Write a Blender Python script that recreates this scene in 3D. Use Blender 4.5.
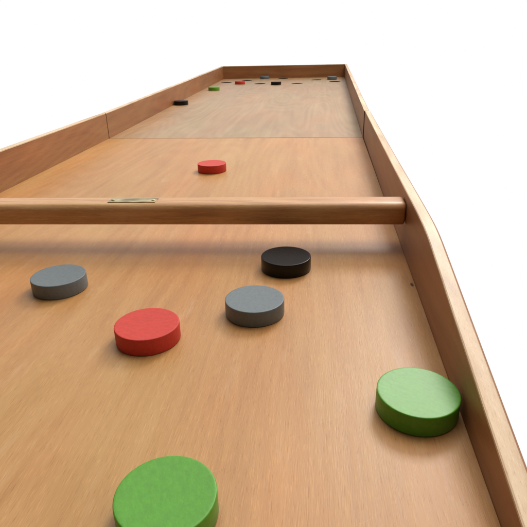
import bpy, bmesh, math, random
from mathutils import Matrix, Vector
random.seed(4)
for o in list(bpy.data.objects): bpy.data.objects.remove(o)
S = bpy.context.scene
COL = S.collection

# ------------------------------------------------------------------ camera
cd = bpy.data.cameras.new("camera"); cam = bpy.data.objects.new("camera", cd); COL.objects.link(cam)
PI_, YA, RO = math.radians(23.66), math.radians(-6.14), math.radians(-1.35)
F = Vector((math.sin(YA)*math.cos(PI_), math.cos(YA)*math.cos(PI_), -math.sin(PI_)))
R0 = Vector((math.cos(YA), -math.sin(YA), 0)); U0 = R0.cross(F)
R1 = math.cos(RO)*R0 + math.sin(RO)*U0; U1 = -math.sin(RO)*R0 + math.cos(RO)*U0
M = Matrix((R1, U1, -F)).transposed().to_4x4(); M.translation = (0, 0, .2243)
cam.matrix_world = M
cd.sensor_width = 36; cd.lens = 36*515.8/527
cd.shift_x = .5/527; cd.shift_y = -1.0/527
cd.clip_start = .01; cd.clip_end = 100
S.camera = cam

# ------------------------------------------------------------------ world: white studio, darker behind the viewer
W = bpy.data.worlds.new("World"); S.world = W; W.use_nodes = True
nt = W.node_tree; nt.nodes.clear()
def N(t, **k):
    n = nt.nodes.new(t)
    for a, b in k.items(): setattr(n, a, b)
    return n
out = N('ShaderNodeOutputWorld'); bg = N('ShaderNodeBackground'); tc = N('ShaderNodeTexCoord'); 
dot = N('ShaderNodeVectorMath', operation='DOT_PRODUCT'); dot.inputs[1].default_value = (.46, .88, .10)
mr = N('ShaderNodeMapRange'); mr.interpolation_type = 'SMOOTHSTEP'
mr.inputs['From Min'].default_value = -.10; mr.inputs['From Max'].default_value = .41
mr.inputs['To Min'].default_value = .09; mr.inputs['To Max'].default_value = 1.0
nt.links.new(tc.outputs['Generated'], dot.inputs[0]); nt.links.new(dot.outputs['Value'], mr.inputs['Value'])
nt.links.new(mr.outputs['Result'], bg.inputs['Strength']); bg.inputs['Color'].default_value = (1, 1, 1, 1)
nt.links.new(bg.outputs[0], out.inputs[0])

# ------------------------------------------------------------------ lamps
def area(name, loc, target, size, power, col):
    l = bpy.data.lights.new(name, 'AREA'); l.shape = 'RECTANGLE'; l.size, l.size_y = size; l.energy = power; l.color = col
    o = bpy.data.objects.new(name, l); COL.objects.link(o); o.location = loc
    o.rotation_euler = (Vector(target)-Vector(loc)).to_track_quat('-Z', 'Y').to_euler()
area("ceiling_light", (.35, 1.25, 2.3), (-.1, .7, 0), (2.2, 1.8), 37, (1, .95, .87))
area("window_light", (.78, 2.6, 1.85), (0, .3, 0), (.8, .7), 41, (1, .97, .93))
S.view_settings.view_transform = 'Standard'; S.view_settings.look = 'None'; S.view_settings.exposure = 0; S.view_settings.gamma = 1

# ------------------------------------------------------------------ helpers
def tag(o, label=None, cat=None, group=None):
    if label: o['label'] = label
    if cat: o['category'] = cat
    if group: o['group'] = group
def obj(name, bm, mat, parent=None, smooth=False, mm=True):
    me = bpy.data.meshes.new(name)
    if mm: bmesh.ops.scale(bm, vec=(.001, .001, .001), verts=bm.verts)
    bmesh.ops.recalc_face_normals(bm, faces=bm.faces)
    bm.to_mesh(me); bm.free()
    o = bpy.data.objects.new(name, me); COL.objects.link(o)
    me.materials.append(mat)
    if smooth:
        for p in me.polygons: p.use_smooth = True
    if parent: o.parent = parent
    return o
def bevel(o, w, seg=2):
    m = o.modifiers.new("edge", 'BEVEL'); m.width = w; m.segments = seg; m.limit_method = 'ANGLE'; m.angle_limit = math.radians(35)
    m.harden_normals = False
    return o

# ------------------------------------------------------------------ materials
def new_mat(name):
    m = bpy.data.materials.new(name); m.use_nodes = True
    nt = m.node_tree; b = nt.nodes['Principled BSDF']
    return m, nt, b
def ramp(nt, stops):
    r = nt.nodes.new('ShaderNodeValToRGB'); e = r.color_ramp.elements
    while len(e) < len(stops): e.new(.5)
    for i, (p, c) in enumerate(stops):
        e[i].position = p; e[i].color = (*c, 1) if len(c) == 3 else c
    return r
def wood(name, light, mid, dark, seed=0., rough=.42, figure=.5, pore=.5, tint=(1,1,1), axis='Y', spec=.5, scratch=0):
    m, nt, b = new_mat(name); L = nt.links.new
    def n(t, **k):
        x = nt.nodes.new(t)
        for a, v in k.items(): setattr(x, a, v)
        return x
    tc = n('ShaderNodeTexCoord'); mp = n('ShaderNodeMapping'); L(tc.outputs['Object'], mp.inputs['Vector'])
    mp.inputs['Location'].default_value = (seed*1.7, seed*.9, seed*.4)
    if axis == 'X': mp.inputs['Rotation'].default_value = (0, 0, math.pi/2)
    def noise(scale, detail=3, rough=.5, dist=0., src=mp.outputs[0]):
        mm = n('ShaderNodeMapping'); mm.inputs['Scale'].default_value = scale; L(src, mm.inputs['Vector'])
        t = n('ShaderNodeTexNoise'); t.inputs['Scale'].default_value = 1; t.inputs['Detail'].default_value = detail
        t.inputs['Roughness'].default_value = rough; t.inputs['Distortion'].default_value = dist
        L(mm.outputs[0], t.inputs['Vector']); return t.outputs['Fac']
    def math_(op, a, c, clamp=False):
        x = n('ShaderNodeMath', operation=op); x.use_clamp = clamp
        for i, v in enumerate((a, c)):
            if isinstance(v, (int, float)): x.inputs[i].default_value = v
            else: L(v, x.inputs[i])
        return x.outputs[0]
    # veneer figure: growth rings cut at a shallow angle = contour lines of a slow, long noise field
    fld = noise((5.0, .75, 5.0), 1.5, .4, .0)
    rings = math_('SINE', math_('MULTIPLY', fld, 190.), 0)
    rings = math_('MULTIPLY', math_('ADD', rings, 1.), .5)
    warp = noise((60, 3.5, 60), 3, .6)
    streak = noise((330, 14, 330), 4, .6)
    fine = noise((1300, 95, 1300), 2, .6)
    blotch = noise((9, 3.2, 9), 3, .55, .6)
    base = math_('ADD', math_('MULTIPLY', rings, 2*.055*figure), math_('MULTIPLY', warp, .38))
    base = math_('ADD', base, math_('MULTIPLY', streak, .30))
    base = math_('ADD', base, math_('MULTIPLY', blotch, .42))
    base = math_('ADD', base, .5 - .55 - .055*figure)
    cr = ramp(nt, [(.22, dark), (.5, mid), (.78, light)]); L(base, cr.inputs[0])
    # short dark pores and pale flecks
    pr = ramp(nt, [(.30, (.80, .72, .62)), (.40, (1, 1, 1)), (.56, (1, 1, 1)), (.72, (1.22, 1.25, 1.28))]); L(fine, pr.inputs[0])
    mx = n('ShaderNodeMix', data_type='RGBA', blend_type='MULTIPLY'); mx.inputs[0].default_value = pore
    L(cr.outputs[0], mx.inputs[6]); L(pr.outputs[0], mx.inputs[7])
    # slow warm / cool drift
    dr = ramp(nt, [(.32, (1.08, .95, .84)), (.5, (1, 1, 1)), (.68, (.97, 1.05, 1.00))]); L(noise((8., 2.6, 8), 3, .55), dr.inputs[0])
    m2 = n('ShaderNodeMix', data_type='RGBA', blend_type='MULTIPLY'); m2.inputs[0].default_value = 1
    L(mx.outputs[2], m2.inputs[6]); L(dr.outputs[0], m2.inputs[7])
    # hairline scratches across the grain, and rubbed pale flames along it
    if scratch:
        mr_ = n('ShaderNodeMapping'); mr_.inputs['Rotation'].default_value = (0, 0, math.radians(62)); L(mp.outputs[0], mr_.inputs['Vector'])
        sc = math_('MULTIPLY', math_('SUBTRACT', noise((700, 11, 700), 1, .5, 0, mr_.outputs[0]), .745), 4, True)
        fl = math_('MULTIPLY', math_('SUBTRACT', noise((75, 11, 75), 4, .7), .575), 1.6, True)
        m3 = n('ShaderNodeMix', data_type='RGBA'); L(math_('MULTIPLY', math_('ADD', sc, fl), scratch), m3.inputs[0]); L(m2.outputs[2], m3.inputs[6]); m3.inputs[7].default_value = (.80, .60, .38, 1)
        m2 = m3
    L(m2.outputs[2], b.inputs['Base Color'])
    rr = n('ShaderNodeMapRange'); L(streak, rr.inputs[0]); rr.inputs['To Min'].default_value = rough-.07; rr.inputs['To Max'].default_value = rough+.10
    L(rr.outputs[0], b.inputs['Roughness'])
    b.inputs['Specular IOR Level'].default_value = spec
    bp = n('ShaderNodeBump'); bp.inputs['Strength'].default_value = .22; bp.inputs['Distance'].default_value = .0004
    L(math_('ADD', fine, streak), bp.inputs['Height']); L(bp.outputs[0], b.inputs['Normal'])
    m['n'] = 1
    return m, nt, b, m2
A = ((.560, .305, .118), (.470, .230, .074), (.345, .146, .043))
M_near, *_n = wood("near_floor_wood", *A, seed=0, figure=.5, pore=.85, scratch=.55)
def knot(t, kx, ky, rad):
    nt, b, m2 = t; L = nt.links.new
    tc = nt.nodes.new('ShaderNodeTexCoord'); d = nt.nodes.new('ShaderNodeVectorMath'); d.operation = 'DISTANCE'
    d.inputs[1].default_value = (kx, ky*.38, 0)
    ms = nt.nodes.new('ShaderNodeVectorMath'); ms.operation = 'MULTIPLY'; ms.inputs[1].default_value = (1, .38, 1)
    L(tc.outputs['Object'], ms.inputs[0]); L(ms.outputs[0], d.inputs[0])
    q = nt.nodes.new('ShaderNodeMapRange'); q.inputs[1].default_value = rad*.7; q.inputs[2].default_value = rad*1.4; q.inputs[3].default_value = 1; q.inputs[4].default_value = 0
    L(d.outputs['Value'], q.inputs[0])
    mx = nt.nodes.new('ShaderNodeMix'); mx.data_type = 'RGBA'; L(q.outputs[0], mx.inputs[0]); L(m2.outputs[2], mx.inputs[6]); mx.inputs[7].default_value = (.03, .012, .006, 1)
    L(mx.outputs[2], b.inputs['Base Color'])
knot(_n, .0955, .4625, .0014)
M_far, *_ = wood("far_floor_wood", (.46, .300, .160), (.37, .222, .110), (.27, .148, .066), seed=5.7, figure=.75, pore=.6, scratch=.3)
RL = ((.40, .186, .070), (.29, .120, .041), (.165, .056, .018))
M_rail = [wood("rail_wood_%d" % i, *RL, seed=6.1+i*2.3, figure=.6, pore=.6, rough=.45)[0] for i in range(4)]
M_end, *_ = wood("end_rail_wood", *RL, seed=17, axis='X', figure=.6, pore=.6)
M_bar, *_ = wood("bar_wood", (.80, .52, .27), (.56, .28, .11), (.15, .050, .016), seed=21, axis='X', figure=.5, pore=.9, rough=.40)

def cap_lit_wood():
    # top strip of the rails, paler wood: bright sheen put into its colour
    return wood("rail_cap_lit_wood", (.84, .69, .50), (.66, .47, .29), (.32, .17, .08), seed=31, figure=.9, pore=.8, rough=.45)[0]
M_cap = cap_lit_wood()

def paint(name, col, rough=.5, var=.12, spec=.5, mott=0.):
    m, nt, b = new_mat(name); L = nt.links.new
    tc = nt.nodes.new('ShaderNodeTexCoord'); oi = nt.nodes.new('ShaderNodeObjectInfo')
    ad = nt.nodes.new('ShaderNodeVectorMath'); ad.operation = 'ADD'; L(tc.outputs['Object'], ad.inputs[0]); L(oi.outputs['Random'], ad.inputs[1])
    mp = nt.nodes.new('ShaderNodeMapping'); mp.inputs['Scale'].default_value = (500, 190, 300); L(ad.outputs[0], mp.inputs['Vector'])
    t = nt.nodes.new('ShaderNodeTexNoise'); t.inputs['Scale'].default_value = 1; t.inputs['Detail'].default_value = 4; L(mp.outputs[0], t.inputs['Vector'])
    t2 = nt.nodes.new('ShaderNodeTexNoise'); t2.inputs['Scale'].default_value = 420; t2.inputs['Detail'].default_value = 5; t2.inputs['Roughness'].default_value = .65; L(ad.outputs[0], t2.inputs['Vector'])
    mx = nt.nodes.new('ShaderNodeMath'); mx.operation = 'ADD'; L(t.outputs['Fac'], mx.inputs[0]); L(t2.outputs['Fac'], mx.inputs[1])
    r = ramp(nt, [(.35, tuple(c*(1-var) for c in col)), (.65, tuple(min(1, c*(1+var)) for c in col))])
    hf = nt.nodes.new('ShaderNodeMath'); hf.operation = 'MULTIPLY'; hf.inputs[1].default_value = .5; L(mx.outputs[0], hf.inputs[0])
    L(hf.outputs[0], r.inputs[0])
    # paint rubbed thin along the rims
    ge = nt.nodes.new('ShaderNodeNewGeometry'); pm = nt.nodes.new('ShaderNodeMapRange'); pm.inputs[1].default_value = .52; pm.inputs[2].default_value = .66; L(ge.outputs['Pointiness'], pm.inputs[0])
    t3 = nt.nodes.new('ShaderNodeTexNoise'); t3.inputs['Scale'].default_value = 160; t3.inputs['Detail'].default_value = 4; L(ad.outputs[0], t3.inputs['Vector'])
    q3 = nt.nodes.new('ShaderNodeMapRange'); q3.inputs[1].default_value = .45; q3.inputs[2].default_value = .70; q3.inputs[4].default_value = .45; L(t3.outputs['Fac'], q3.inputs[0])
    mu = nt.nodes.new('ShaderNodeMath'); mu.operation = 'MULTIPLY'; L(pm.outputs[0], mu.inputs[0]); L(q3.outputs[0], mu.inputs[1])
    m4 = nt.nodes.new('ShaderNodeMix'); m4.data_type = 'RGBA'; L(mu.outputs[0], m4.inputs[0]); L(r.outputs[0], m4.inputs[6]); m4.inputs[7].default_value = (*[min(1, c*1.3+.10) for c in col], 1)
    L(m4.outputs[2], b.inputs['Base Color'])
    b.inputs['Roughness'].default_value = rough; b.inputs['Specular IOR Level'].default_value = spec
    bp = nt.nodes.new('ShaderNodeBump'); bp.inputs['Strength'].default_value = .25; bp.inputs['Distance'].default_value = .0003
    L(mx.outputs[0], bp.inputs['Height']); L(bp.outputs[0], b.inputs['Normal'])
    return m
M_p = {'red': paint("red_paint", (.56, .032, .016), .62),
       'green': paint("green_paint", (.080, .30, .010), .42),
       'grey': paint("grey_paint", (.13, .155, .165), .48),
       'black': paint("black_paint", (.004, .004, .004), .30, .3, .25)}
M_brass, _t, _b = new_mat("brass"); _b.inputs['Base Color'].default_value = (.50, .44, .26, 1); _b.inputs['Metallic'].default_value = 1; _b.inputs['Roughness'].default_value = .38
_tc = _t.nodes.new('ShaderNodeTexCoord'); _mp = _t.nodes.new('ShaderNodeMapping'); _mp.inputs['Scale'].default_value = (45, 120, 1); _nz = _t.nodes.new('ShaderNodeTexNoise')
_nz.inputs['Scale'].default_value = 1; _nz.inputs['Detail'].default_value = 2; _rr = ramp(_t, [(.40, (.20, .17, .08)), (.62, (.55, .49, .28))])
_t.links.new(_tc.outputs['Object'], _mp.inputs[0]); _t.links.new(_mp.outputs[0], _nz.inputs['Vector']); _t.links.new(_nz.outputs['Fac'], _rr.inputs[0]); _t.links.new(_rr.outputs[0], _b.inputs['Base Color'])
M_gap, _t, _b = new_mat("joint_shade"); _b.inputs['Base Color'].default_value = (.035, .022, .015, 1); _b.inputs['Roughness'].default_value = .95  # near-black for the joint gaps, their shade put into the colour
M_dark, _t, _b = new_mat("hole_dark"); _b.inputs['Base Color'].default_value = (.035, .026, .016, 1); _b.inputs['Roughness'].default_value = .9  # even near-black brown for the cups lining the holes

# ------------------------------------------------------------------ table geometry (millimetres)
Y0, Y1, Y2 = 30., 1256., 3186.
def xs(y, side):
    if side < 0: return -508 + (-512.6+508)*y/Y1 if y <= Y1 else -512.6 + (-550+512.6)*(y-Y1)/(Y2-Y1)
    return 92 + (109.8-92)*y/Y1 if y <= Y1 else 109.8 + (155-109.8)*(y-Y1)/(Y2-Y1)
def ztop(y):
    if y > Y1: return 61.3 + (69.1-61.3)*(y-Y1)/(Y2-Y1)
    d = 447 - y; k = 13.
    drop = .150*(k*math.log1p(math.exp(d/k)) if d < 400 else d)
    if drop < .01: drop = 0
    return max(61.3 + min(3., 3.*(Y1-y)/700) - drop, 14)
TT = 12.0      # rail thickness
FT = 12.0      # floor thickness
table = bpy.data.objects.new("shuffleboard_table", None); COL.objects.link(table)
tag(table, "long wooden shuffleboard table with raised side rails and a cross bar", "game table")

HD = 30.
holes = [(-490, 2915), (-394, 3040), (-297, 2812), (-197, 3150), (-103, 2798), (-6, 3012), (91, 2880)]
def panel(ya, yb, hl, seg=1):
    bm = bmesh.new(); vs = []
    for (x, y) in ((xs(ya, -1), ya), (xs(ya, 1), ya), (xs(yb, 1), yb), (xs(yb, -1), yb)): vs.append(bm.verts.new((x, y, 0)))
    ed = [bm.edges.new((vs[i], vs[(i+1) % 4])) for i in range(4)]
    for hx, hy in hl:
        c = [bm.verts.new((hx+HD*math.cos(2*math.pi*k/40), hy+HD*math.sin(2*math.pi*k/40), 0)) for k in range(40)]
        ed += [bm.edges.new((c[k], c[(k+1) % 40])) for k in range(40)]
    r = bmesh.ops.triangle_fill(bm, use_beauty=True, edges=ed)
    for f in list(bm.faces):
        c = f.calc_center_median()
        if any((c.x-hx)**2+(c.y-hy)**2 < (HD*.9)**2 for hx, hy in hl) and all(any(abs((v.co.x-hx)**2+(v.co.y-hy)**2-HD*HD) < 2 for hx, hy in hl) for v in f.verts): bm.faces.remove(f)
    ext = bmesh.ops.extrude_face_region(bm, geom=list(bm.faces))
    for v in ext['geom']:
        if isinstance(v, bmesh.types.BMVert): v.co.z -= FT
    return bm
G = 2.4
near = bevel(obj("floor_panel", panel(Y0, Y1-G*.6, []), M_near, table), .0006)
far = bevel(obj("floor_panel", panel(Y1+G*.6, Y2, holes), M_far, table), .0006)
tag(near, "near half of the board with fine grain"); tag(far, "far half of the board with seven round holes")

# dark strip added to stand for the shade in the gap between floor halves
b_ = bmesh.new(); q_ = [b_.verts.new((x, y, z)) for x in (xs(Y1,-1)+.5, xs(Y1,1)-.5) for y in (Y1-G*.6+.1, Y1+G*.6-.1) for z in (-FT+1, -1.2)]
for f in ((0,1,3,2), (4,6,7,5), (0,4,5,1), (2,3,7,6), (0,2,6,4), (1,5,7,3)): b_.faces.new([q_[i] for i in f])
obj("joint_shade_strip", b_, M_gap, table)
# cups under the holes
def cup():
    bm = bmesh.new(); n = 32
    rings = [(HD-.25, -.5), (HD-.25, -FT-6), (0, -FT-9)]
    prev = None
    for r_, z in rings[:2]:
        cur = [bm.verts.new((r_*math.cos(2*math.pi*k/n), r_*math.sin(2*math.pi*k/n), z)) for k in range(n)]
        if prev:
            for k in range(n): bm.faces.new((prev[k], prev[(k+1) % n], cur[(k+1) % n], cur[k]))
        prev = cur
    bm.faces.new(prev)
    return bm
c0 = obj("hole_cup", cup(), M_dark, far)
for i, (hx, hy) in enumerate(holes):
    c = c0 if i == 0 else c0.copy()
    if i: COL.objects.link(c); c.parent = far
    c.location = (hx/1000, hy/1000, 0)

# side rails: plywood upright and top strip with the sheen painted in, each half its own piece
def rail(side, ya, yb, mat, step=14, shift=0.):
    n = max(2, int((yb-ya)/step)); bm = bmesh.new(); bc = bmesh.new(); P = []; Q = []
    zb = -FT-10
    for i in range(n+1):
        y = ya+(yb-ya)*i/n; x0 = xs(y, side) + side*shift*max(0, 1-abs(y-Y1)/500); x1 = x0+side*TT; z = ztop(y); xm = x0+side*(TT-1.6)
        P.append([bm.verts.new(c) for c in ((x0, y, zb), (x0, y, z-2.2), (xm, y, z-2.2), (xm, y, z-.8), (x1, y, z-1.8), (x1, y, zb))])  # outer lip: brown plywood edge, its colour also stands in for shade
        xi, xo = x0, xm-side*.1
        ch = 1.0
        Q.append([bc.verts.new(c) for c in ((xi+side*.15, y, z-2.15), (xi+side*.15, y, z-ch*.5), (xi+side*ch, y, z), (xo-side*ch*.5, y, z), (xo, y, z-ch*.3), (xo, y, z-2.15))])
    for b, L_ in ((bm, P), (bc, Q)):
        for i in range(n):
            k = len(L_[0])
            for j in range(k): b.faces.new((L_[i][j], L_[i][(j+1) % k], L_[i+1][(j+1) % k], L_[i+1][j]))
        b.faces.new(L_[0]); b.faces.new(L_[-1])
    r = obj("side_rail", bm, mat, table)
    obj("rail_cap", bc, M_cap, r)
    return r
rail(-1, Y0, Y1-1.8, M_rail[0]); rail(1, Y0, Y1-1.8, M_rail[1], shift=1.6)
rail(-1, Y1+1.8, Y2-.3, M_rail[2]); rail(1, Y1+1.8, Y2-.3, M_rail[3])
def solid(b, x0, x1, y0, y1, z0, z1):
    v = [b.verts.new((x, y, zz)) for x in (x0, x1) for y in (y0, y1) for zz in (z0, z1)]
    for f in ((0,1,3,2), (4,6,7,5), (0,4,5,1), (2,3,7,6), (0,2,6,4), (1,5,7,3)): b.faces.new([v[i] for i in f])
for s_ in (-1, 1):      # added dark strip, painted shade of the open joint in each rail
    b_ = bmesh.new(); xq = xs(Y1, s_)
    solid(b_, *sorted((xq+s_*.9, xq+s_*(TT-1.2))), Y1-1.7, Y1+1.7, -FT-8, 59.6)
    obj("joint_shade_strip", b_, M_gap, table)
# end rail
def end_rail():
    xa, xb = xs(Y2, -1)-TT, xs(Y2, 1)+TT; z = ztop(Y2)
    bm = bmesh.new(); bc = bmesh.new()
    def box(b, x0, x1, y0, y1, z0, z1):
        v = [b.verts.new((x, y, zz)) for x in (x0, x1) for y in (y0, y1) for zz in (z0, z1)]
        for f in ((0,1,3,2), (4,6,7,5), (0,4,5,1), (2,3,7,6), (0,2,6,4), (1,5,7,3)): b.faces.new([v[i] for i in f])
    box(bm, xa, xb, Y2, Y2+TT, -FT-10, z-2.2); box(bc, xa-.2, xb+.2, Y2+.1, Y2+TT+.3, z-2.15, z)
    e = obj("end_rail", bm, M_end, table); obj("rail_cap", bc, M_cap, e)
end_rail()

# cross bar: rounded rectangular batten, raised so the pucks slide beneath it
def bar():
    ang = math.radians(2.1)
    D_, zb, zt = 35., 30., 54.; r = 7.
    prof = []
    def arc(cx, cz, rr, a0, a1, n=7):
        for i in range(n+1):
            a = math.radians(a0+(a1-a0)*i/n); prof.append((cx+rr*math.cos(a), cz+rr*math.sin(a)))
    arc(D_-2, zb+2, 2, -90, 0, 3); arc(D_-8, zt-8, 8, 0, 90); arc(7.5, zt-7.5, 7.5, 90, 180, 9); arc(2, zb+2, 2, 180, 270, 3)
    def end(x, s, inset):   # ring of the profile at an end
        cy = sum(p[0] for p in prof)/len(prof); cz = sum(p[1] for p in prof)/len(prof)
        out = []
        for y, z in prof:
            dy, dz = y-cy, z-cz
            out.append((cy+dy*(1-inset/15.), cz+dz*(1-inset/13.)))
        return out
    xa, xb = xs(540, -1)+.4, xs(560, 1)-.6
    bm = bmesh.new(); rings = []
    def yoff(x): return 551.5 + math.tan(ang)*(x-100)
    st = [(xa, 2.2), (xa+.8, .8), (xa+2.6, 0)] + [(xa+2.6+(xb-xa-5.2)*i/24, 0) for i in range(1, 24)] + [(xb-2.6, 0), (xb-.8, .8), (xb, 2.2)]
    for x, ins in st:
        rings.append([bm.verts.new((x, yoff(x)+y, z)) for y, z in end(x, 1, ins)])
    k = len(rings[0])
    for i in range(len(rings)-1):
        for j in range(k): bm.faces.new((rings[i][j], rings[i][(j+1) % k], rings[i+1][(j+1) % k], rings[i+1][j]))
    bm.faces.new(rings[0]); bm.faces.new(rings[-1])
    b = obj("cross_bar", bm, M_bar, table, smooth=True)
    # brass plate let onto the top of the bar, with two screw heads
    bp = bmesh.new()
    X0, X1 = -236., -181.
    def box(x0, x1, y0, y1, z0, z1):
        v = [bp.verts.new((x, yoff(x)+y, zz)) for x in (x0, x1) for y in (y0, y1) for zz in (z0, z1)]
        for f in ((0,1,3,2), (4,6,7,5), (0,4,5,1), (2,3,7,6), (0,2,6,4), (1,5,7,3)): bp.faces.new([v[i] for i in f])
    box(X0, X1, 8.0, 23., zt-.3, zt+.7)
    for sx in (X0+4, X1-4):
        n = 14; prev = None
        for rr, dz in ((2.1, .6), (2.0, 1.2), (1.2, 1.5)):
            cur = [bp.verts.new((sx+rr*math.cos(2*math.pi*q/n), yoff(sx)+15.5+rr*math.sin(2*math.pi*q/n), zt+dz)) for q in range(n)]
            if prev:
                for q in range(n): bp.faces.new((prev[q], prev[(q+1) % n], cur[(q+1) % n], cur[q]))
            prev = cur
        bp.faces.new(prev)
    pl = obj("name_plate", bp, M_brass, b); tag(pl, "small brass plate screwed to the top of the bar")
    return b
bar()

# ------------------------------------------------------------------ pucks
def puck_mesh(name, mat):
    prof = [(0, 0), (25.3, 0), (25.8, .2), (26, .7), (26, 13.6), (25.9, 14.0), (25.6, 14.28), (25.2, 14.35), (24.3, 14.33), (20, 14.1), (14, 13.9), (7, 13.78), (0, 13.75)]
    bm = bmesh.new(); n = 96; prev = None
    bot = bm.verts.new((0, 0, 0)); top = bm.verts.new((0, 0, prof[-1][1]))
    for r_, z in prof[1:-1]:
        cur = [bm.verts.new((r_*math.cos(2*math.pi*k/n), r_*math.sin(2*math.pi*k/n), z)) for k in range(n)]
        if prev is None:
            for k in range(n): bm.faces.new((bot, cur[(k+1) % n], cur[k]))
        else:
            for k in range(n): bm.faces.new((prev[k], prev[(k+1) % n], cur[(k+1) % n], cur[k]))
        prev = cur
    for k in range(n): bm.faces.new((prev[k], prev[(k+1) % n], top))
    o = obj(name, bm, mat, smooth=True)
    return o
PUCKS = [
 ('red', -133, 350, "red puck in front of the bar, between two grey pucks and a green one"),
 ('red', -189, 922, "lone red puck just beyond the cross bar, in front of the seam"),
 ('red', -400, 2807, "small distant red puck among the holes near the end rail"),
 ('green', 68, 277, "pale glossy green puck touching the foot of the right side rail"),
 ('green', -72, 185, "nearest and largest green puck, cut off by the bottom edge"),
 ('green', -477, 2484, "small distant green puck near the left rail on the far half"),
 ('grey', -51, 398, "grey puck just in front of the black puck near the bar"),
 ('grey', -249, 436, "grey puck farthest left in front of the bar"),
 ('grey', -303, 3146, "small distant grey puck against the end rail, left of centre"),
 ('grey', 80, 3017, "small distant grey puck in the far right corner beside a hole"),
 ('black', -29, 495, "large black puck closest to the front of the cross bar"),
 ('black', -498, 1939, "black puck resting against the left rail on the far half"),
 ('black', -207, 2738, "small distant black puck in front of the middle holes"),
]
proto = {}
for c, x, y, lab in PUCKS:
    if c not in proto: o = proto[c] = puck_mesh("puck", M_p[c])
    else: o = proto[c].copy(); COL.objects.link(o)
    o.location = (x/1000, y/1000, .0003); o.rotation_euler.z = random.uniform(0, 6.28)
    tag(o, lab, "puck", "painted wooden pucks on the board")
